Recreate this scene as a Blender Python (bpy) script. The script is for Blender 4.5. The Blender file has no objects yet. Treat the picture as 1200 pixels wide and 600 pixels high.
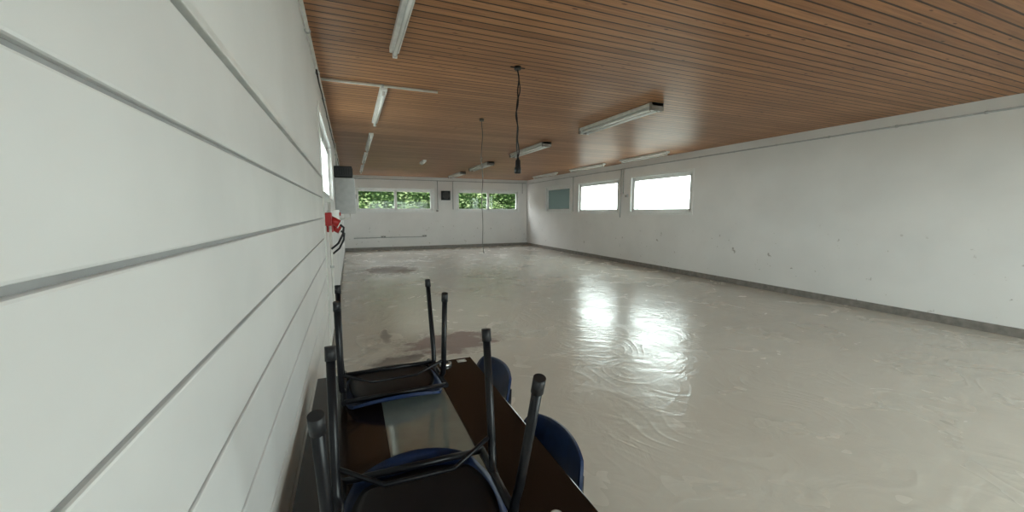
import bpy, bmesh, math, random
from mathutils import Vector, Matrix
random.seed(4)
D = bpy.data
SC = bpy.context.scene
try: SC.view_settings.view_transform = 'Standard'
except Exception: pass

# ---------------------------------------------------------------- materials
def newmat(name):
    m = D.materials.new(name); m.use_nodes = True
    nt = m.node_tree
    return m, nt, nt.nodes['Principled BSDF']
def N(nt, typ, **kw):
    n = nt.nodes.new(typ)
    for k, v in kw.items(): setattr(n, k, v)
    return n
def ramp(nt, stops):
    r = N(nt, 'ShaderNodeValToRGB')
    e = r.color_ramp.elements
    e[0].position, e[0].color = stops[0][0], (*stops[0][1], 1)
    e[1].position, e[1].color = stops[1][0], (*stops[1][1], 1)
    for p, c in stops[2:]:
        x = e.new(p); x.color = (*c, 1)
    return r
def mixc(nt, mode='MIX', fac=None, a=None, b=None):
    n = N(nt, 'ShaderNodeMix', data_type='RGBA', blend_type=mode)
    for idx, v in ((0, fac), (6, a), (7, b)):
        if v is None: continue
        if isinstance(v, bpy.types.NodeSocket): nt.links.new(v, n.inputs[idx])
        else: n.inputs[idx].default_value = v if idx == 0 else (*v, 1)
    return n
def simple(name, col, rough=0.5, metal=0.0, noise=0.06, nscale=12, bump=0.0, coat=0.0, spec=0.5):
    m, nt, b = newmat(name)
    tc = N(nt, 'ShaderNodeTexCoord')
    nz = N(nt, 'ShaderNodeTexNoise'); nz.inputs['Scale'].default_value = nscale; nz.inputs['Detail'].default_value = 4
    nt.links.new(tc.outputs['Object'], nz.inputs['Vector'])
    lo = tuple(c * (1 - noise * 2) for c in col); hi = tuple(min(1, c * (1 + noise)) for c in col)
    r = ramp(nt, [(0.3, lo), (0.7, hi)])
    nt.links.new(nz.outputs['Fac'], r.inputs['Fac'])
    nt.links.new(r.outputs['Color'], b.inputs['Base Color'])
    b.inputs['Roughness'].default_value = rough
    b.inputs['Metallic'].default_value = metal
    b.inputs['Specular IOR Level'].default_value = spec
    b.inputs['Coat Weight'].default_value = coat
    if bump:
        bp = N(nt, 'ShaderNodeBump'); bp.inputs['Strength'].default_value = bump; bp.inputs['Distance'].default_value = 0.004
        nt.links.new(nz.outputs['Fac'], bp.inputs['Height']); nt.links.new(bp.outputs['Normal'], b.inputs['Normal'])
    return m

M_white = simple('white_plastic', (0.80, 0.80, 0.78), 0.35)
M_frame = simple('window_frame_white', (0.82, 0.83, 0.82), 0.35, noise=0.03)
M_tube = simple('fluorescent_tube_glass', (0.92, 0.93, 0.92), 0.2, noise=0.02)
M_house = simple('fixture_housing', (0.62, 0.62, 0.58), 0.4)
M_dark = simple('dark_plastic', (0.018, 0.018, 0.02), 0.45, spec=0.3)
M_black = simple('black_metal', (0.006, 0.006, 0.008), 0.35, noise=0.1, spec=0.25)
M_blue = simple('blue_plastic', (0.006, 0.020, 0.070), 0.45, noise=0.15, nscale=30, spec=0.3)
M_pan = simple('black_seat_pan', (0.008, 0.008, 0.010), 0.42, noise=0.1, spec=0.22)
M_red = simple('red_plastic', (0.36, 0.012, 0.012), 0.4)
M_grey = simple('grey_painted_steel', (0.42, 0.43, 0.43), 0.45)
M_lgrey = simple('light_grey_panel', (0.78, 0.78, 0.775), 0.4, noise=0.03, nscale=3)
M_groove = simple('panel_groove', (0.34, 0.34, 0.34), 0.5)
M_base = simple('baseboard_grey', (0.24, 0.22, 0.20), 0.5, noise=0.15)
M_cable = simple('cable_sheath_brown', (0.10, 0.09, 0.08), 0.5)
M_cond = simple('conduit_grey', (0.62, 0.60, 0.56), 0.5)
M_gold = simple('brushed_metal', (0.5, 0.5, 0.5), 0.3, metal=0.9)
M_paper = simple('paper_label', (0.45, 0.43, 0.40), 0.7)

def wall_mat():
    m, nt, b = newmat('white_wall_paint')
    tc = N(nt, 'ShaderNodeTexCoord')
    n1 = N(nt, 'ShaderNodeTexNoise'); n1.inputs['Scale'].default_value = 1.1; n1.inputs['Detail'].default_value = 6
    nt.links.new(tc.outputs['Object'], n1.inputs['Vector'])
    r1 = ramp(nt, [(0.3, (0.755, 0.75, 0.74)), (0.65, (0.82, 0.815, 0.805))])
    nt.links.new(n1.outputs['Fac'], r1.inputs['Fac'])
    v = N(nt, 'ShaderNodeTexNoise'); v.inputs['Scale'].default_value = 9; v.inputs['Detail'].default_value = 3
    nt.links.new(tc.outputs['Object'], v.inputs['Vector'])
    r2 = ramp(nt, [(0.69, (0, 0, 0)), (0.74, (1, 1, 1))])
    nt.links.new(v.outputs['Fac'], r2.inputs['Fac'])
    sp = N(nt, 'ShaderNodeSeparateXYZ'); nt.links.new(tc.outputs['Object'], sp.inputs[0])
    mz = N(nt, 'ShaderNodeMapRange'); mz.inputs[1].default_value = 1.5; mz.inputs[2].default_value = 0.9; mz.inputs[3].default_value = 0.0; mz.inputs[4].default_value = 1.0
    nt.links.new(sp.outputs['Z'], mz.inputs[0])
    mm = N(nt, 'ShaderNodeMath', operation='MULTIPLY'); nt.links.new(r2.outputs['Color'], mm.inputs[0]); nt.links.new(mz.outputs[0], mm.inputs[1])
    mx = mixc(nt, 'MIX', mm.outputs[0], r1.outputs['Color'], (0.46, 0.44, 0.41))
    nt.links.new(mx.outputs[2], b.inputs['Base Color'])
    b.inputs['Roughness'].default_value = 0.75
    n3 = N(nt, 'ShaderNodeTexNoise'); n3.inputs['Scale'].default_value = 35
    nt.links.new(tc.outputs['Object'], n3.inputs['Vector'])
    bp = N(nt, 'ShaderNodeBump'); bp.inputs['Strength'].default_value = 0.15; bp.inputs['Distance'].default_value = 0.005
    nt.links.new(n3.outputs['Fac'], bp.inputs['Height']); nt.links.new(bp.outputs['Normal'], b.inputs['Normal'])
    return m
M_wall = wall_mat()

def ceil_mat():
    m, nt, b = newmat('pine_board_ceiling')
    L = nt.links
    tc = N(nt, 'ShaderNodeTexCoord')
    br = N(nt, 'ShaderNodeTexBrick'); br.offset = 0.37; br.offset_frequency = 2
    br.inputs['Scale'].default_value = 1
    br.inputs['Brick Width'].default_value = 40
    br.inputs['Row Height'].default_value = 0.098
    br.inputs['Mortar Size'].default_value = 0.0085
    br.inputs['Mortar Smooth'].default_value = 0.15
    br.inputs['Bias'].default_value = 0.0
    br.inputs['Color1'].default_value = (0.0, 0.0, 0.0, 1)
    br.inputs['Color2'].default_value = (1, 1, 1, 1)
    br.inputs['Mortar'].default_value = (0.5, 0.5, 0.5, 1)
    mb = N(nt, 'ShaderNodeMapping'); mb.inputs['Location'].default_value = (5, 0.03, 0)
    L.new(tc.outputs['Object'], mb.inputs['Vector']); L.new(mb.outputs[0], br.inputs['Vector'])
    rc = ramp(nt, [(0.0, (0.36, 0.168, 0.072)), (0.5, (0.44, 0.214, 0.096)), (1.0, (0.53, 0.275, 0.132))])
    L.new(br.outputs['Color'], rc.inputs['Fac'])
    mp = N(nt, 'ShaderNodeMapping'); mp.inputs['Scale'].default_value = (1.2, 28, 1)
    L.new(tc.outputs['Object'], mp.inputs['Vector'])
    g = N(nt, 'ShaderNodeTexNoise'); g.inputs['Scale'].default_value = 1.5; g.inputs['Detail'].default_value = 6; g.inputs['Distortion'].default_value = 0.6
    L.new(mp.outputs[0], g.inputs['Vector'])
    rg = ramp(nt, [(0.3, (0.70, 0.66, 0.62)), (0.7, (1.1, 1.09, 1.08))])
    L.new(g.outputs['Fac'], rg.inputs['Fac'])
    m1 = mixc(nt, 'MULTIPLY', 1.0, rc.outputs['Color'], rg.outputs['Color'])
    mk = N(nt, 'ShaderNodeMapping'); mk.inputs['Scale'].default_value = (2.4, 7.0, 1)
    L.new(tc.outputs['Object'], mk.inputs['Vector'])
    vk = N(nt, 'ShaderNodeTexVoronoi'); vk.inputs['Scale'].default_value = 1.6
    L.new(mk.outputs[0], vk.inputs['Vector'])
    rk = ramp(nt, [(0.06, (0.30, 0.23, 0.20)), (0.13, (1, 1, 1))])
    L.new(vk.outputs['Distance'], rk.inputs['Fac'])
    m2 = mixc(nt, 'MULTIPLY', 1.0, m1.outputs[2], rk.outputs['Color'])
    nb = N(nt, 'ShaderNodeTexNoise'); nb.inputs['Scale'].default_value = 0.5; nb.inputs['Detail'].default_value = 3
    L.new(tc.outputs['Object'], nb.inputs['Vector'])
    rb = ramp(nt, [(0.3, (0.82, 0.79, 0.77)), (0.7, (1.08, 1.08, 1.08))])
    L.new(nb.outputs['Fac'], rb.inputs['Fac'])
    m3 = mixc(nt, 'MULTIPLY', 1.0, m2.outputs[2], rb.outputs['Color'])
    m4 = mixc(nt, 'MIX', br.outputs['Fac'], m3.outputs[2], (0.05, 0.022, 0.011))
    L.new(m4.outputs[2], b.inputs['Base Color'])
    b.inputs['Roughness'].default_value = 0.42
    b.inputs['Specular IOR Level'].default_value = 0.35
    bp = N(nt, 'ShaderNodeBump', invert=True); bp.inputs['Strength'].default_value = 0.8; bp.inputs['Distance'].default_value = 0.01
    L.new(br.outputs['Fac'], bp.inputs['Height']); L.new(bp.outputs['Normal'], b.inputs['Normal'])
    return m
M_ceil = ceil_mat()

def floor_mat():
    m, nt, b = newmat('coated_screed_floor')
    L = nt.links
    tc = N(nt, 'ShaderNodeTexCoord')
    def M(op, a, b_=None, c=None, clamp=False):
        n = N(nt, 'ShaderNodeMath', operation=op, use_clamp=clamp)
        for i, v in enumerate((a, b_, c)):
            if v is None: continue
            if isinstance(v, bpy.types.NodeSocket): L.new(v, n.inputs[i])
            else: n.inputs[i].default_value = v
        return n.outputs[0]
    def noise(scale, detail, dist=0.0, loc=(0, 0, 0), rough=0.5):
        mp = N(nt, 'ShaderNodeMapping'); mp.inputs['Location'].default_value = loc
        L.new(tc.outputs['Object'], mp.inputs[0])
        n = N(nt, 'ShaderNodeTexNoise'); n.inputs['Scale'].default_value = scale; n.inputs['Detail'].default_value = detail
        n.inputs['Distortion'].default_value = dist; n.inputs['Roughness'].default_value = rough
        L.new(mp.outputs[0], n.inputs['Vector']); return n.outputs['Fac']
    r1 = ramp(nt, [(0.3, (0.565, 0.525, 0.465)), (0.7, (0.625, 0.59, 0.53))])
    L.new(noise(0.5, 7), r1.inputs['Fac'])
    col = r1.outputs['Color']
    def ridges(scale, mult, loc, lo, hi):
        a = M('SINE', M('MULTIPLY', noise(scale, 1.0, 0.3, loc), mult))
        a = M('POWER', M('MULTIPLY_ADD', a, 0.5, 0.5), 5.0)
        mr = N(nt, 'ShaderNodeMapRange'); mr.inputs[1].default_value = lo; mr.inputs[2].default_value = hi
        L.new(noise(1.1, 2, 0.5, (loc[1], 3, loc[0])), mr.inputs[0])
        return M('MULTIPLY', a, mr.outputs[0])
    ra_ = ridges(0.75, 130, (0, 0, 0), 0.42, 0.60)
    rb_ = ridges(0.55, 190, (7, 2, 1), 0.48, 0.64)
    rid = M('ADD', ra_, M('MULTIPLY', rb_, 0.7))
    col = mixc(nt, 'MIX', M('MULTIPLY', rid, 0.10, clamp=True), col, (0.72, 0.69, 0.64)).outputs[2]
    nd = noise(5, 7)
    masks = []
    def stain(col, cx, cy, sx, sy, c, amt):
        mp = N(nt, 'ShaderNodeMapping', vector_type='POINT')
        mp.inputs['Scale'].default_value = (1 / sx, 1 / sy, 0)
        mp.inputs['Location'].default_value = (-cx / sx, -cy / sy, 0)
        L.new(tc.outputs['Object'], mp.inputs['Vector'])
        ln = N(nt, 'ShaderNodeVectorMath', operation='LENGTH'); L.new(mp.outputs[0], ln.inputs[0])
        mr = N(nt, 'ShaderNodeMapRange'); mr.inputs[1].default_value = 1.65; mr.inputs[2].default_value = 2.05; mr.inputs[3].default_value = amt; mr.inputs[4].default_value = 0
        L.new(M('MULTIPLY_ADD', nd, 2.0, ln.outputs['Value']), mr.inputs[0]); masks.append(mr.outputs[0])
        return mixc(nt, 'MIX', mr.outputs[0], col, c).outputs[2]
    col = stain(col, 0.98, 11.2, 0.80, 0.95, (0.22, 0.17, 0.14), 0.8)
    col = stain(col, 1.08, 4.6, 0.66, 0.44, (0.24, 0.17, 0.155), 0.85)
    col = stain(col, 0.36, 5.2, 0.07, 0.32, (0.25, 0.21, 0.19), 0.7)
    col = stain(col, 0.42, 4.25, 0.38, 0.16, (0.17, 0.14, 0.13), 0.8)
    L.new(col, b.inputs['Base Color'])
    mx = masks[0]
    for k in masks[1:]: mx = M('MAXIMUM', mx, k)
    rr = N(nt, 'ShaderNodeMapRange'); rr.inputs[1].default_value = 0.3; rr.inputs[2].default_value = 0.7; rr.inputs[3].default_value = 0.19; rr.inputs[4].default_value = 0.30
    L.new(noise(1.6, 3, 1.0), rr.inputs[0])
    L.new(M('MULTIPLY_ADD', mx, 0.35, rr.outputs[0]), b.inputs['Roughness'])
    sr = N(nt, 'ShaderNodeMapRange'); sr.inputs[3].default_value = 0.66; sr.inputs[4].default_value = 0.1
    L.new(mx, sr.inputs[0]); L.new(sr.outputs[0], b.inputs['Specular IOR Level'])
    h = M('ADD', M('MULTIPLY', rid, 0.20), noise(2.6, 4, 2.0))
    bp = N(nt, 'ShaderNodeBump'); bp.inputs['Strength'].default_value = 0.5; bp.inputs['Distance'].default_value = 0.013
    L.new(h, bp.inputs['Height']); L.new(bp.outputs['Normal'], b.inputs['Normal'])
    return m
M_floor = floor_mat()

def pane_mat(name, tint, gl=0.012, trans=0.0, tcol=(0.5, 0.5, 0.5)):
    m = D.materials.new(name); m.use_nodes = True; nt = m.node_tree; nt.nodes.clear()
    o = N(nt, 'ShaderNodeOutputMaterial'); mx = N(nt, 'ShaderNodeMixShader'); mx.inputs[0].default_value = gl
    t = N(nt, 'ShaderNodeBsdfTransparent')
    g = N(nt, 'ShaderNodeBsdfGlossy'); g.inputs['Roughness'].default_value = 0.05
    tc = N(nt, 'ShaderNodeTexCoord'); nz = N(nt, 'ShaderNodeTexNoise'); nz.inputs['Scale'].default_value = 1.6
    nt.links.new(tc.outputs['Object'], nz.inputs['Vector'])
    r = ramp(nt, [(0.3, tuple(c * 0.85 for c in tint)), (0.7, tint)]); nt.links.new(nz.outputs['Fac'], r.inputs['Fac'])
    nt.links.new(r.outputs['Color'], t.inputs['Color'])
    src = t.outputs[0]
    if trans:
        m2 = N(nt, 'ShaderNodeMixShader'); m2.inputs[0].default_value = trans
        tl = N(nt, 'ShaderNodeBsdfTranslucent'); tl.inputs['Color'].default_value = (*tcol, 1)
        nt.links.new(t.outputs[0], m2.inputs[1]); nt.links.new(tl.outputs[0], m2.inputs[2]); src = m2.outputs[0]
    nt.links.new(src, mx.inputs[1]); nt.links.new(g.outputs[0], mx.inputs[2]); nt.links.new(mx.outputs[0], o.inputs[0])
    return m
M_clear = pane_mat('clear_pane', (0.96, 0.98, 0.97))
M_film = pane_mat('frosted_pane', (0.92, 0.99, 0.97))
M_teal = pane_mat('tinted_film_pane', (0.03, 0.034, 0.032), 0.02, 0.7, (0.115, 0.135, 0.127))

# ---------------------------------------------------------------- mesh builder
class MB:
    def __init__(s): s.bm = bmesh.new(); s.mats = []
    def mi(s, m):
        if m not in s.mats: s.mats.append(m)
        return s.mats.index(m)
    def box(s, lo, hi, m, bev=0.0, mtx=None):
        i = s.mi(m)
        c = [(a + b) / 2 for a, b in zip(lo, hi)]; d = [abs(b - a) for a, b in zip(lo, hi)]
        tmp = bmesh.new(); bmesh.ops.create_cube(tmp, size=1)
        for v in tmp.verts: v.co = Vector((c[0] + v.co.x * d[0], c[1] + v.co.y * d[1], c[2] + v.co.z * d[2]))
        if bev: bmesh.ops.bevel(tmp, geom=tmp.edges[:], offset=bev, segments=2, affect='EDGES', profile=0.5)
        s._add(tmp, i, mtx, False)
    def _add(s, tmp, i, mtx, smooth):
        if mtx is not None: bmesh.ops.transform(tmp, matrix=mtx, verts=tmp.verts[:])
        vm = {v: s.bm.verts.new(v.co) for v in tmp.verts}
        for f in tmp.faces:
            try: nf = s.bm.faces.new([vm[v] for v in f.verts])
            except ValueError: continue
            nf.material_index = i; nf.smooth = smooth if smooth is not None else f.smooth
        tmp.free()
    def tube(s, pts, r, m, seg=12, radii=None, cap=True, mtx=None):
        i = s.mi(m); pts = [Vector(p) for p in pts]; n = len(pts)
        tmp = bmesh.new(); rings = []; up = None
        for k, p in enumerate(pts):
            t = (pts[min(k + 1, n - 1)] - pts[max(k - 1, 0)]).normalized()
            if up is None:
                a = Vector((0, 0, 1)) if abs(t.z) < 0.9 else Vector((1, 0, 0))
                up = (a - t * a.dot(t)).normalized()
            else: up = (up - t * up.dot(t)).normalized()
            w = t.cross(up); rr = radii[k] if radii else r
            rings.append([tmp.verts.new(p + (up * math.cos(2 * math.pi * j / seg) + w * math.sin(2 * math.pi * j / seg)) * rr) for j in range(seg)])
        for a, b in zip(rings, rings[1:]):
            for j in range(seg):
                f = tmp.faces.new((a[j], a[(j + 1) % seg], b[(j + 1) % seg], b[j])); f.smooth = True
        if cap: tmp.faces.new(rings[0][::-1]); tmp.faces.new(rings[-1])
        s._add(tmp, i, mtx, None)
    def shell(s, fn, th, m1, m2, n=18, mtx=None):
        tmp = bmesh.new(); g = []
        def sq(a, b, k=0.62): return (a * (1 - k) + k * a * math.sqrt(1 - b * b / 2), b * (1 - k) + k * b * math.sqrt(1 - a * a / 2))
        for a in range(n + 1):
            row = []
            for b in range(n + 1):
                u, v = sq(-1 + 2 * a / n, -1 + 2 * b / n); row.append(tmp.verts.new(fn(u, v)))
            g.append(row)
        i1, i2 = s.mi(m1), s.mi(m2)
        for a in range(n):
            for b in range(n):
                f = tmp.faces.new((g[a][b], g[a + 1][b], g[a + 1][b + 1], g[a][b + 1])); f.smooth = True; f.material_index = i1
        tmp.normal_update()
        g2 = [[tmp.verts.new(v.co - v.normal * th) for v in row] for row in g]
        for a in range(n):
            for b in range(n):
                f = tmp.faces.new((g2[a][b + 1], g2[a + 1][b + 1], g2[a + 1][b], g2[a][b])); f.smooth = True; f.material_index = i2
        bd = [(a, 0) for a in range(n)] + [(n, b) for b in range(n)] + [(a, n) for a in range(n, 0, -1)] + [(0, b) for b in range(n, 0, -1)]
        for k in range(len(bd)):
            p, q = bd[k], bd[(k + 1) % len(bd)]
            f = tmp.faces.new((g[p[0]][p[1]], g2[p[0]][p[1]], g2[q[0]][q[1]], g[q[0]][q[1]])); f.material_index = i1
        if mtx is not None: bmesh.ops.transform(tmp, matrix=mtx, verts=tmp.verts[:])
        vm = {v: s.bm.verts.new(v.co) for v in tmp.verts}
        for f in tmp.faces:
            nf = s.bm.faces.new([vm[v] for v in f.verts]); nf.material_index = f.material_index; nf.smooth = f.smooth
        tmp.free()
    def done(s, name, parent=None, mtx=None):
        bmesh.ops.recalc_face_normals(s.bm, faces=s.bm.faces[:])
        me = D.meshes.new(name); s.bm.to_mesh(me); s.bm.free()
        for m in s.mats: me.materials.append(m)
        o = D.objects.new(name, me); SC.collection.objects.link(o)
        if mtx is not None: o.matrix_world = mtx
        if parent: o.parent = parent
        return o

XL, XR, YB, YF, ZC = -0.25, 7.84, 17.26, -2.6, 3.07
TH = 0.3

# ---------------------------------------------------------------- shell
m = MB(); m.box((XL - TH, YF - TH, -0.15), (XR + TH, YB + TH, 0), M_floor); m.done('floor')
m = MB(); m.box((XL - TH, YF - TH, ZC), (XR + TH, YB + TH, ZC + 0.2), M_ceil); m.done('ceiling')

def wall(name, axis, a0, a1, p0, p1, holes):
    us = sorted({a0, a1, *[h[0] for h in holes], *[h[1] for h in holes]})
    zs = sorted({0, ZC, *[h[2] for h in holes], *[h[3] for h in holes]})
    m = MB()
    for u0, u1 in zip(us, us[1:]):
        for z0, z1 in zip(zs, zs[1:]):
            uc, zc = (u0 + u1) / 2, (z0 + z1) / 2
            if any(h[0] < uc < h[1] and h[2] < zc < h[3] for h in holes): continue
            if axis == 'Y': m.box((p0, u0, z0), (p1, u1, z1), M_wall)
            else: m.box((u0, p0, z0), (u1, p1, z1), M_wall)
    return m.done(name)
RW = [(13.25, 15.25, 1.6, 2.6), (10.3, 12.62, 1.57, 2.6), (7.4, 9.68, 1.57, 2.6)]
BW = [(0.24, 3.36, 1.62, 2.54), (4.42, 7.40, 1.62, 2.54)]
LW = [(4.4, 7.0, 1.75, 2.6)]
FW_FILL = [(1.4, 6.8, 0.8, 2.6)]  # unseen window behind the camera, added for fill light
wall('wall_right', 'Y', YF, YB, XR, XR + TH, RW)
wall('wall_left', 'Y', YF, YB, XL - TH, XL, LW)
wall('wall_back', 'X', XL - TH, XR + TH, YB, YB + TH, BW)
wall('wall_front', 'X', XL - TH, XR + TH, YF - TH, YF, FW_FILL)

def portal(loc, rot, sx, sz):
    l = D.lights.new('window_portal', 'AREA'); l.shape = 'RECTANGLE'; l.size = sx; l.size_y = sz
    l.cycles.is_portal = True
    o = D.objects.new('window_portal', l); SC.collection.objects.link(o); o.location = loc; o.rotation_euler = rot
wn = [0]
def window(axis, p, inward, h, nsash, pane):
    wn[0] += 1
    m = MB(); u0, u1, z0, z1 = h
    d0, d1 = p - inward * 0.05, p - inward * 0.12
    def bx(ua, ub, za, zb, da, db, mat, bev=0.004):
        if axis == 'Y': m.box((min(da, db), ua, za), (max(da, db), ub, zb), mat, bev)
        else: m.box((ua, min(da, db), za), (ub, max(da, db), zb), mat, bev)
    fr = 0.055
    bx(u0, u1, z0, z0 + fr, d0, d1, M_frame); bx(u0, u1, z1 - fr, z1, d0, d1, M_frame)
    bx(u0, u0 + fr, z0, z1, d0, d1, M_frame); bx(u1 - fr, u1, z0, z1, d0, d1, M_frame)
    w = (u1 - u0 - 2 * fr) / nsash
    for k in range(nsash):
        a, b_ = u0 + fr + k * w, u0 + fr + (k + 1) * w
        s_ = 0.05; e0, e1 = d0 + inward * 0.012, d1 + inward * 0.012
        bx(a, b_, z0 + fr, z0 + fr + s_, e0, e1, M_frame); bx(a, b_, z1 - fr - s_, z1 - fr, e0, e1, M_frame)
        bx(a, a + s_, z0 + fr, z1 - fr, e0, e1, M_frame); bx(b_ - s_, b_, z0 + fr, z1 - fr, e0, e1, M_frame)
        dm = (d0 + d1) / 2
        bx(a + s_, b_ - s_, z0 + fr + s_, z1 - fr - s_, dm - 0.004, dm + 0.004, pane, 0)
        hx = b_ - s_ / 2 if k == 0 else a + s_ / 2
        if nsash > 1: bx(hx - 0.012, hx + 0.012, (z0 + z1) / 2 - 0.07, (z0 + z1) / 2 + 0.05, e0, e0 + inward * 0.03, M_house)
    bx(u0 + 0.002, u1 - 0.002, z0 - 0.0, z0 + 0.02, p + inward * 0.02, d0, M_frame)
    q0, q1 = p + inward * 0.012, p + inward * 0.0005
    for ua, ub, za, zb in ((u0 - 0.06, u1 + 0.06, z1, z1 + 0.06), (u0 - 0.06, u1 + 0.06, z0 - 0.06, z0), (u0 - 0.06, u0, z0, z1), (u1, u1 + 0.06, z0, z1)):
        bx(ua, ub, za, zb, q0, q1, M_frame, 0.002)
    m.done('window_%d' % wn[0])
    c = (u0 + u1) / 2; zc = (z0 + z1) / 2; po = p - inward * (TH + 0.01)
    if axis == 'Y':
        portal((po, c, zc), (math.radians(90), 0, math.radians(90 if inward < 0 else -90)), u1 - u0, z1 - z0)
    else:
        portal((c, po, zc), (math.radians(90), 0, math.radians(180 if inward < 0 else 0)), u1 - u0, z1 - z0)
for h in BW: window('X', YB, -1, h, 2, M_clear)
for k, h in enumerate(RW): window('Y', XR, -1, h, 1, M_teal if k == 0 else M_film)
for h in LW: window('Y', XL, 1, h, 2, M_film)
for h in FW_FILL: window('X', YF, 1, h, 3, M_film)  # added window out of view, lets fill light into the room

for nm, lo, hi in (('baseboard_back', (XL, YB - 0.02, 0), (XR, YB, 0.12)), ('baseboard_right', (XR - 0.02, YF, 0), (XR, YB - 0.02, 0.12)),
                   ('baseboard_left', (XL, 4.3, 0), (XL + 0.015, YB - 0.02, 0.12)), ('baseboard_front', (XL + 0.02, YF, 0), (XR - 0.02, YF + 0.02, 0.12))):
    m = MB(); m.box(lo, hi, M_base, 0.004); m.done(nm)

# ---------------------------------------------------------------- slat panels on the left wall
m = MB(); z = 0.05
while z < 1.9:
    m.box((XL, -1.5, z), (XL + 0.018, 4.15, z + 0.178), M_lgrey, 0.004)
    m.box((XL, -1.5, z + 0.178), (XL + 0.008, 4.15, z + 0.187), M_groove)
    z += 0.187
m.box((XL, 4.15, 0.03), (XL + 0.026, 4.18, z + 0.01), M_house, 0.002)
m.box((XL, -1.5, z), (XL + 0.026, 4.15, z + 0.02), M_white, 0.002)
m.done('slat_wall_panel')

# ---------------------------------------------------------------- fluorescent fixtures
def fixture(x, y0, y1, tubes=1, wide=0.06):
    m = MB(); zt = ZC - 0.002
    m.box((x - wide, y0, zt - 0.05), (x + wide, y1, zt), M_house if tubes == 2 else M_white, 0.006)
    offs = (-wide * 0.6, wide * 0.6) if tubes == 2 else (0,)
    if tubes == 2:
        m.box((x - 0.018, y0 + 0.02, zt - 0.075), (x + 0.018, y1 - 0.02, zt - 0.05), M_white, 0.004)
        for yy in (y0, y1 - 0.05): m.box((x - wide - 0.004, yy, zt - 0.1), (x + wide + 0.004, yy + 0.05, zt), M_base, 0.005)
    for o in offs:
        m.tube([(x + o, y0 + 0.05, zt - 0.085), (x + o, y1 - 0.05, zt - 0.085)], 0.018, M_tube, 12)
        for yy in (y0 + 0.03, y1 - 0.06): m.box((x + o - 0.02, yy, zt - 0.105), (x + o + 0.02, yy + 0.03, zt - 0.04), M_white, 0.003)
        for yy in (y0 + 0.06, y1 - 0.08): m.tube([(x + o, yy, zt - 0.085), (x + o, yy + 0.02, zt - 0.085)], 0.0186, M_grey, 12)
    m.done('fluorescent_batten_light')
for y0, y1 in ((1.9, 3.85), (5.02, 6.9), (8.0, 10.0), (10.6, 12.6), (13.5, 15.5)): fixture(0.43, y0, y1, 1, 0.042)
for y0, y1 in ((4.35, 6.2), (7.6, 9.5), (11.2, 13.2), (14.3, 16.3)): fixture(3.92, y0, y1, 2, 0.10)
for y0, y1 in ((7.6, 9.4), (10.2, 12.2), (13.2, 15.2)): fixture(7.22, y0, y1, 1, 0.06)
m = MB(); m.box((1.98, 11.5, ZC - 0.06), (2.08, 12.1, ZC - 0.002), M_white, 0.01); m.tube([(2.03, 11.55, ZC - 0.075), (2.03, 12.05, ZC - 0.075)], 0.02, M_tube); m.done('emergency_light')

# ---------------------------------------------------------------- conduits
def conduit(name, paths, r=0.012, mat=None, clips=True):
    m = MB()
    for p in paths:
        m.tube(p, r, mat or M_cond, 10)
        if clips:
            for a, b in zip(p, p[1:]):
                a, b = Vector(a), Vector(b); L = (b - a).length; k = max(1, int(L / 0.9))
                for j in range(k):
                    c = a.lerp(b, (j + 0.5) / k); d = (b - a).normalized() * 0.012
                    m.tube([c - d, c + d], r * 1.45, M_grey, 8)
    return m.done(name)
conduit('ceiling_conduit', [[(XL + 0.02, 4.95, ZC - 0.026), (1.05, 4.95, ZC - 0.026)]], 0.014, M_house)
zb = 2.93
conduit('conduit_back_wall', [[(XL + 0.02, YB - 0.025, zb), (XR - 0.04, YB - 0.025, zb)],
    [(3.56, YB - 0.045, zb), (3.56, YB - 0.045, 1.70)], [(4.24, YB - 0.045, zb), (4.24, YB - 0.045, 1.7)],
    [(XR - 0.25, YB - 0.045, zb), (XR - 0.25, YB - 0.045, 2.45)], [(0.1, YB - 0.025, 0.52), (3.0, YB - 0.025, 0.52)]], 0.015, M_grey)
conduit('conduit_right_wall', [[(XR - 0.022, 16.9, 2.90), (XR - 0.022, YF + 0.1, 2.90)],
    [(XR - 0.045, 10.0, 2.90), (XR - 0.045, 10.0, 2.14)], [(XR - 0.045, 10.12, 2.90), (XR - 0.045, 10.12, 1.42)],
    [(XR - 0.045, 12.95, 2.90), (XR - 0.045, 12.95, 1.6)]], 0.014, M_grey)
conduit('conduit_left_wall', [[(XL + 0.022, 1.0, 2.90), (XL + 0.022, 16.9, 2.90)], [(XL + 0.045, 8.4, 2.9), (XL + 0.045, 8.4, 2.46)],
    [(XL + 0.045, 4.7, 1.7), (XL + 0.045, 4.7, 0.3)]], 0.014)
pts = [(XL + 0.03, 4 + k * 0.25, 2.84 - 0.03 * abs(math.sin(k * 1.1))) for k in range(40)]
conduit('wall_cable', [pts], 0.007, M_dark, False)

def wall_socket(loc, nrm, n=1):
    m = MB(); q = Vector(nrm).to_track_quat('Z', 'Y').to_matrix().to_4x4(); q.translation = Vector(loc)
    for k in range(n):
        m.box((-0.045 + k * 0.1, -0.045, 0), (0.045 + k * 0.1, 0.045, 0.05), M_grey, 0.006, q)
        m.tube([(k * 0.1, 0, 0.05), (k * 0.1, 0, 0.056)], 0.03, M_base, 20, None, True, q)
        m.box((-0.038 + k * 0.1, 0.02, 0.05), (0.038 + k * 0.1, 0.042, 0.062), M_white, 0.003, q)
    m.done('wall_socket')
wall_socket((XR, 9.86, 2.08), (-1, 0, 0))
wall_socket((1.2, YB, 0.56), (0, -1, 0), 2); wall_socket((2.9, YB, 0.56), (0, -1, 0), 2); wall_socket((3.54, YB, 1.64), (0, -1, 0))

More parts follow.
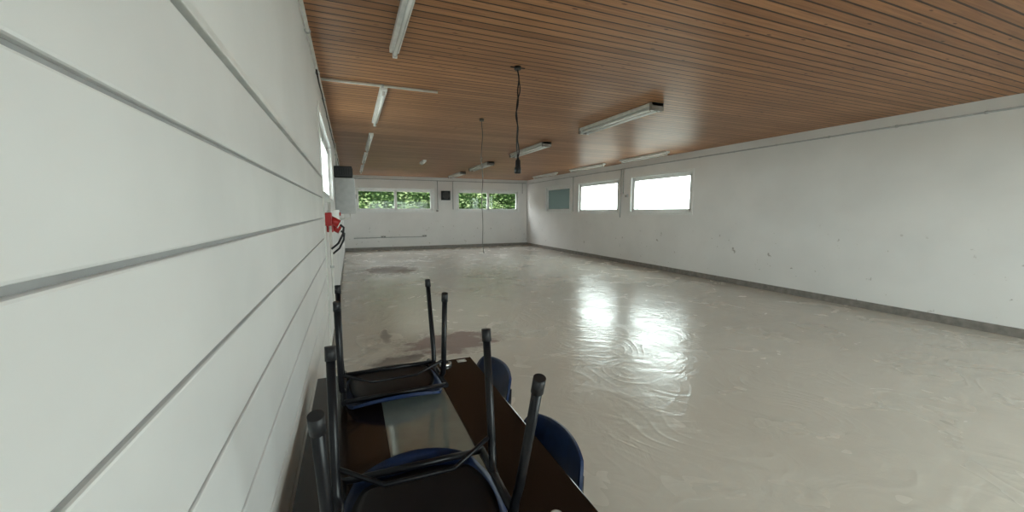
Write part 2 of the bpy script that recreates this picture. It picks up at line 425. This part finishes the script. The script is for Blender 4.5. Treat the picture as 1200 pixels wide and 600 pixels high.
m = MB(); m.box((3.72, YB - 0.16, 2.10), (4.10, YB - 0.001, 2.50), M_dark, 0.012)
m.tube([(3.91, YB - 0.17, 2.3), (3.91, YB - 0.158, 2.3)], 0.15, M_black, 28)
for k in range(1, 5):
    r = 0.035 * k
    m.tube([(3.91 + r * math.cos(a * math.pi / 12), YB - 0.175, 2.3 + r * math.sin(a * math.pi / 12)) for a in range(25)], 0.004, M_base, 6)
m.done('wall_speaker')

# ---------------------------------------------------------------- distribution cabinet on left wall
m = MB()
m.box((XL + 0.002, 8.1, 1.56), (0.10, 8.8, 2.23), M_grey, 0.008)
m.box((0.10, 8.13, 1.59), (0.112, 8.77, 2.20), M_lgrey, 0.004)
m.box((XL + 0.03, 8.094, 1.60), (0.07, 8.10, 2.19), M_grey, 0.0)
m.box((0.112, 8.18, 1.85), (0.125, 8.21, 1.93), M_dark, 0.003)
m.tube([(0.0, 8.5, 1.56), (0.0, 8.5, 1.48), (XL + 0.03, 8.5, 1.44)], 0.014, M_cond)
m.done('distribution_cabinet')
m = MB(); m.box((XL + 0.002, 8.15, 2.24), (0.07, 8.6, 2.45), M_dark, 0.012); m.box((0.07, 8.19, 2.28), (0.08, 8.56, 2.42), M_black, 0.004)
for k in range(6): m.box((XL + 0.05 + k * 0.04, 8.143, 2.28), (XL + 0.065 + k * 0.04, 8.152, 2.41), M_black)
m.done('control_box')

def cee(y, z):
    m = MB()
    m.box((XL + 0.001, y - 0.05, z - 0.07), (XL + 0.07, y + 0.05, z + 0.07), M_red, 0.01)
    m.tube([(XL + 0.05, y, z), (XL + 0.14, y, z - 0.055)], 0.042, M_red, 20)
    m.tube([(XL + 0.136, y, z - 0.052), (XL + 0.146, y, z - 0.058)], 0.046, M_white, 20)
    m.tube([(XL + 0.14, y, z - 0.055), (XL + 0.18, y, z - 0.09), (XL + 0.17, y, z - 0.16), (XL + 0.12, y, z - 0.26), (XL + 0.05, y + 0.02, z - 0.32)], 0.011, M_dark, 10)
    m.done('three_phase_socket')
cee(4.62, 1.52); cee(4.9, 1.44)
m = MB(); m.box((XL + 0.001, 5.1, 1.40), (XL + 0.13, 5.3, 1.62), M_white, 0.01); m.box((XL + 0.13, 5.12, 1.43), (XL + 0.138, 5.28, 1.52), M_house, 0.003)
m.tube([(XL + 0.13, 5.2, 1.57), (XL + 0.145, 5.2, 1.57)], 0.02, M_red, 16); m.done('switch_box')

# ---------------------------------------------------------------- hanging cables
m = MB(); cx, cy = 1.645, 3.86
m.tube([(cx, cy, ZC - 0.001), (cx, cy, ZC - 0.03)], 0.035, M_dark, 20)
m.tube([(cx + 0.08, cy, ZC - 0.01), (cx - 0.08, cy, ZC - 0.012)], 0.006, M_dark, 8)
p1 = [(cx + 0.006 * math.sin(k * 0.8) + 0.010 * math.sin(k * 0.33), cy + 0.006 * math.cos(k * 0.9), ZC - 0.03 - k * 0.0325) for k in range(28)]
p2 = [(cx - 0.006 + 0.008 * math.sin(k * 0.7 + 2) + (0.035 * math.sin(k / 9 * math.pi) if k < 9 else 0), cy + 0.008 * math.sin(k * 0.8), ZC - 0.03 - k * 0.0325) for k in range(28)]
m.tube(p1, 0.0075, M_dark, 8); m.tube(p2, 0.006, M_dark, 8)
e = Vector(p1[-1])
m.tube([e, e - Vector((0, 0, 0.02)), e - Vector((0, 0, 0.03)), e - Vector((0, 0, 0.10)), e - Vector((0.002, 0, 0.105)), e - Vector((0.004, 0, 0.15)), e - Vector((0.004, 0, 0.165))],
       0.02, M_dark, 16, [0.010, 0.015, 0.026, 0.028, 0.034, 0.036, 0.028])
m.done('hanging_cable_socket')
m = MB(); cx, cy = 2.0, 6.15
m.tube([(cx, cy, ZC - 0.001), (cx, cy, ZC - 0.04)], 0.035, M_cable, 16)
pts = [(cx + 0.010 * math.sin(k * 0.3) + 0.05 * max(0, (k - 52) / 8) ** 2 * 0.6, cy + 0.01 * math.cos(k * 0.4), ZC - 0.04 - k * 0.0352) for k in range(61)]
m.tube(pts, 0.0065, M_cable, 8)
m.tube([(cx + 0.012, cy, 2.45), (cx - 0.022, cy, 2.40), (cx + 0.02, cy, 2.33), (cx, cy, 2.30)], 0.006, M_cable, 8)
m.done('hanging_cable')

# ---------------------------------------------------------------- dining table with glass inlay
TX0, TX1, TY0, TY1, TZ = -0.19, 0.62, 0.78, 2.16, 0.75
def table_mat():
    m, nt, b = newmat('dark_wenge_wood')
    tc = N(nt, 'ShaderNodeTexCoord'); mp = N(nt, 'ShaderNodeMapping'); mp.inputs['Scale'].default_value = (22, 1.5, 1)
    nz = N(nt, 'ShaderNodeTexNoise'); nz.inputs['Scale'].default_value = 2.5; nz.inputs['Detail'].default_value = 5
    nt.links.new(tc.outputs['Object'], mp.inputs[0]); nt.links.new(mp.outputs[0], nz.inputs['Vector'])
    r = ramp(nt, [(0.3, (0.006, 0.0045, 0.004)), (0.7, (0.016, 0.010, 0.008))]); nt.links.new(nz.outputs['Fac'], r.inputs['Fac'])
    nt.links.new(r.outputs['Color'], b.inputs['Base Color'])
    b.inputs['Roughness'].default_value = 0.14
    b.inputs['Specular IOR Level'].default_value = 0.3
    return m
M_table = table_mat()
M_inlay = simple('grey_lacquered_glass', (0.18, 0.205, 0.185), 0.05, noise=0.05, coat=1.0, spec=0.8)
m = MB()
gx0, gx1 = 0.095, 0.385
m.box((TX0, TY0, TZ - 0.035), (gx0, TY1, TZ), M_table, 0.003)
m.box((gx1, TY0, TZ - 0.035), (TX1, TY1, TZ), M_table, 0.003)
m.box((gx0, TY0 + 0.0, TZ - 0.035), (gx1, 0.93, TZ), M_table, 0.003)
m.box((gx0, 2.01, TZ - 0.035), (gx1, TY1, TZ), M_table, 0.003)
m.box((gx0, 0.93, TZ - 0.033), (gx1, 2.01, TZ - 0.002), M_inlay)
m.box((TX0 + 0.05, TY0 + 0.05, TZ - 0.085), (TX1 - 0.05, TY1 - 0.05, TZ - 0.036), M_table, 0.003)
m.box((-0.06, 1.15, 0.04), (0.10, 1.80, TZ - 0.085), M_table, 0.006)
m.box((-0.17, 1.0, 0.0), (0.22, 1.95, 0.04), M_table, 0.006)
m.done('dining_table')
m = MB(); m.tube([(0.455, 2.09, TZ), (0.455, 2.09, TZ + 0.012), (0.455, 2.09, TZ + 0.016)], 0.03, M_gold, 28, [0.034, 0.034, 0.028]); m.tube([(0.455, 2.09, TZ + 0.0161), (0.455, 2.09, TZ + 0.019)], 0.018, M_dark, 20); m.done('jar_lid')
m = MB(); m.tube([(0.50, 0.89, TZ), (0.50, 0.89, TZ + 0.006)], 0.018, M_paper, 24); m.tube([(0.50, 0.89, TZ + 0.006), (0.50, 0.89, TZ + 0.008)], 0.012, M_house, 24); m.done('bottle_cap')
m = MB(); m.box((0.53, 2.10, TZ), (0.58, 2.135, TZ + 0.002), M_paper, 0, None); m.box((0.54, 2.11, TZ + 0.002), (0.572, 2.125, TZ + 0.0035), M_house); m.done('paper_label')

# ---------------------------------------------------------------- stacking chair (upright, front = -Y)
def chair(mtx):
    root = D.objects.new('stacking_chair', None); SC.collection.objects.link(root); root.matrix_world = mtx
    def fin(m, nm):
        o = m.done(nm); o.parent = root; return o
    HW = 0.228
    m = MB()
    def seat(u, v):
        x, y = 0.222 * u, 0.225 * v
        z = 0.462 - 0.012 * (1 - u * u) * (1 - v * v)
        if v < -0.55: z -= 0.045 * ((-0.55 - v) / 0.45) ** 2
        z += 0.008 * u * u
        if v > 0.6: z += 0.012 * ((v - 0.6) / 0.4) ** 2
        return Vector((x, y, z))
    m.shell(seat, 0.012, M_blue, M_blue, 22)
    fin(m, 'seat')
    m = MB()
    def pan(u, v): return Vector((0.195 * u, 0.180 * v + 0.03, 0.444 - 0.008 * (1 - u * u) * (1 - v * v)))
    m.shell(pan, 0.010, M_pan, M_pan, 12)
    fin(m, 'seat_pan')
    for sx, nm in ((-1, 'side_frame_left'), (1, 'side_frame_right')):
        m = MB(); x = sx * HW
        m.tube([(x, -0.135, 0.0), (x, -0.085, 0.34), (x * 0.995, -0.075, 0.40), (x * 0.97, -0.055, 0.425), (x * 0.96, -0.02, 0.43), (x * 0.96, 0.12, 0.43)], 0.0125, M_black, 14)
        m.tube([(x, 0.265, 0.0), (x, 0.15, 0.34), (x * 0.985, 0.125, 0.405), (x * 0.96, 0.13, 0.432)], 0.0125, M_black, 14)
        m.tube([(x * 0.96, -0.17, 0.425), (x * 0.96, 0.15, 0.43), (x * 0.94, 0.215, 0.44), (x * 0.9, 0.247, 0.48), (x * 0.86, 0.262, 0.56), (x * 0.8, 0.275, 0.70)], 0.011, M_black, 14)
        m.tube([(x, -0.1355, -0.004), (x, -0.1285, 0.035)], 0.0150, M_dark, 16); m.tube([(x, 0.2665, -0.004), (x, 0.253, 0.035)], 0.0150, M_dark, 16)
        fin(m, nm)
    m = MB()
    for y, z in ((-0.16, 0.424), (0.15, 0.426)): m.tube([(-HW * 0.96, y, z), (HW * 0.96, y, z)], 0.0105, M_black, 12)
    m.tube([(-HW, -0.088, 0.33), (-0.1, -0.06, 0.395), (0.1, -0.06, 0.395), (HW, -0.088, 0.33)], 0.007, M_black, 10)
    fin(m, 'cross_tubes')
    m = MB()
    def back(u, v):
        x = 0.215 * u; z = 0.66 + 0.115 * v
        y = 0.285 - 0.045 * u * u + 0.02 * v + 0.01 * v * v
        return Vector((x, y, z))
    m.shell(back, 0.011, M_blue, M_blue, 18)
    fin(m, 'backrest')
    return root
flip = Matrix.Rotation(math.pi, 4, 'Y')
HT = 0.469
def T(x, y, z): return Matrix.Translation((x, y, z))
chair(T(0.158, 1.895, TZ + HT + 0.003) @ Matrix.Rotation(math.radians(1.0), 4, 'Z') @ flip)
chair(T(0.158, 1.035, TZ + HT + 0.003) @ Matrix.Rotation(math.radians(180 - 1.0), 4, 'Z') @ flip)
chair(T(0.425, 1.93, 0.004) @ Matrix.Rotation(math.radians(-90 + 4), 4, 'Z'))
chair(T(0.405, 1.23, 0.004) @ Matrix.Rotation(math.radians(-90 + 3), 4, 'Z'))

# ---------------------------------------------------------------- outside
M_grass = simple('gravel_yard', (0.30, 0.28, 0.25), 0.9, noise=0.2, nscale=3)
m = MB(); m.box((-40, -40, -0.5), (50, 60, -0.2), M_grass); m.done('yard_ground')
def leaf_mat():
    m, nt, b = newmat('foliage')
    g = N(nt, 'ShaderNodeTexCoord'); nz = N(nt, 'ShaderNodeTexNoise'); nz.inputs['Scale'].default_value = 2.2; nz.inputs['Detail'].default_value = 5
    nt.links.new(g.outputs['Object'], nz.inputs['Vector'])
    r = ramp(nt, [(0.36, (0.020, 0.045, 0.012)), (0.52, (0.075, 0.120, 0.038)), (0.66, (0.24, 0.29, 0.15))]); nt.links.new(nz.outputs['Fac'], r.inputs['Fac'])
    nt.links.new(r.outputs['Color'], b.inputs['Base Color']); b.inputs['Roughness'].default_value = 0.8; b.inputs['Specular IOR Level'].default_value = 0.15
    return m
M_leaf = leaf_mat()
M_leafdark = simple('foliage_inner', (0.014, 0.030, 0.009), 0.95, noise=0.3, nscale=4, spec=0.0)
bm = bmesh.new()
for k in range(17000):
    x = random.uniform(-4, 13); z = random.uniform(0, 4.6) ; y = 21.3 + random.gauss(0, 0.35) + 0.4 * math.sin(x * 1.7) + 0.3 * math.sin(z * 2.3 + x)
    s = random.uniform(0.06, 0.17)
    q = Matrix.Rotation(random.uniform(0, 6.28), 3, 'Z') @ Matrix.Rotation(random.uniform(0, 6.28), 3, 'X')
    vs = [bm.verts.new(Vector((x, y, z)) + q @ Vector(p) * s) for p in ((-0.5, 0, 0), (0, -0.3, 0.06), (0.7, 0, 0), (0, 0.3, 0.06))]
    bm.faces.new(vs)
nl = len(bm.faces)
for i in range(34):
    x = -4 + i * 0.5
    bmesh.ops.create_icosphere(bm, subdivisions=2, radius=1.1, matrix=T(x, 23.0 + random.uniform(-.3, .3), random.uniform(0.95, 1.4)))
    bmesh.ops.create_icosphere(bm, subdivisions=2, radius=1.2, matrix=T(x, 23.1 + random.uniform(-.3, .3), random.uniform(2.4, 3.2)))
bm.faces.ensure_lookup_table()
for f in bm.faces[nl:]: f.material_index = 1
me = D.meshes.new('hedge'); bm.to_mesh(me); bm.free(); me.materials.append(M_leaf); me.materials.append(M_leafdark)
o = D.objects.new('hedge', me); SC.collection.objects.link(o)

# ---------------------------------------------------------------- world
w = D.worlds.new('overcast_sky'); SC.world = w; w.use_nodes = True; nt = w.node_tree
bg = nt.nodes['Background']
tc = N(nt, 'ShaderNodeTexCoord'); sp = N(nt, 'ShaderNodeSeparateXYZ'); nt.links.new(tc.outputs['Generated'], sp.inputs[0])
r = ramp(nt, [(0.0, (1.0, 1.0, 1.0)), (1.0, (0.95, 0.98, 1.0))]); nt.links.new(sp.outputs['Z'], r.inputs['Fac'])
nt.links.new(r.outputs['Color'], bg.inputs['Color']); bg.inputs['Strength'].default_value = 16.5

# ---------------------------------------------------------------- camera
c = D.cameras.new('camera'); co = D.objects.new('camera', c); SC.collection.objects.link(co)
co.location = (0, 0, 1.6); co.rotation_euler = (math.radians(90 - 6.45), 0, math.radians(-22.3))
c.sensor_fit = 'HORIZONTAL'; c.sensor_width = 36; c.lens = 460 / 1200 * 36; c.clip_start = 0.03; c.clip_end = 200
SC.camera = co
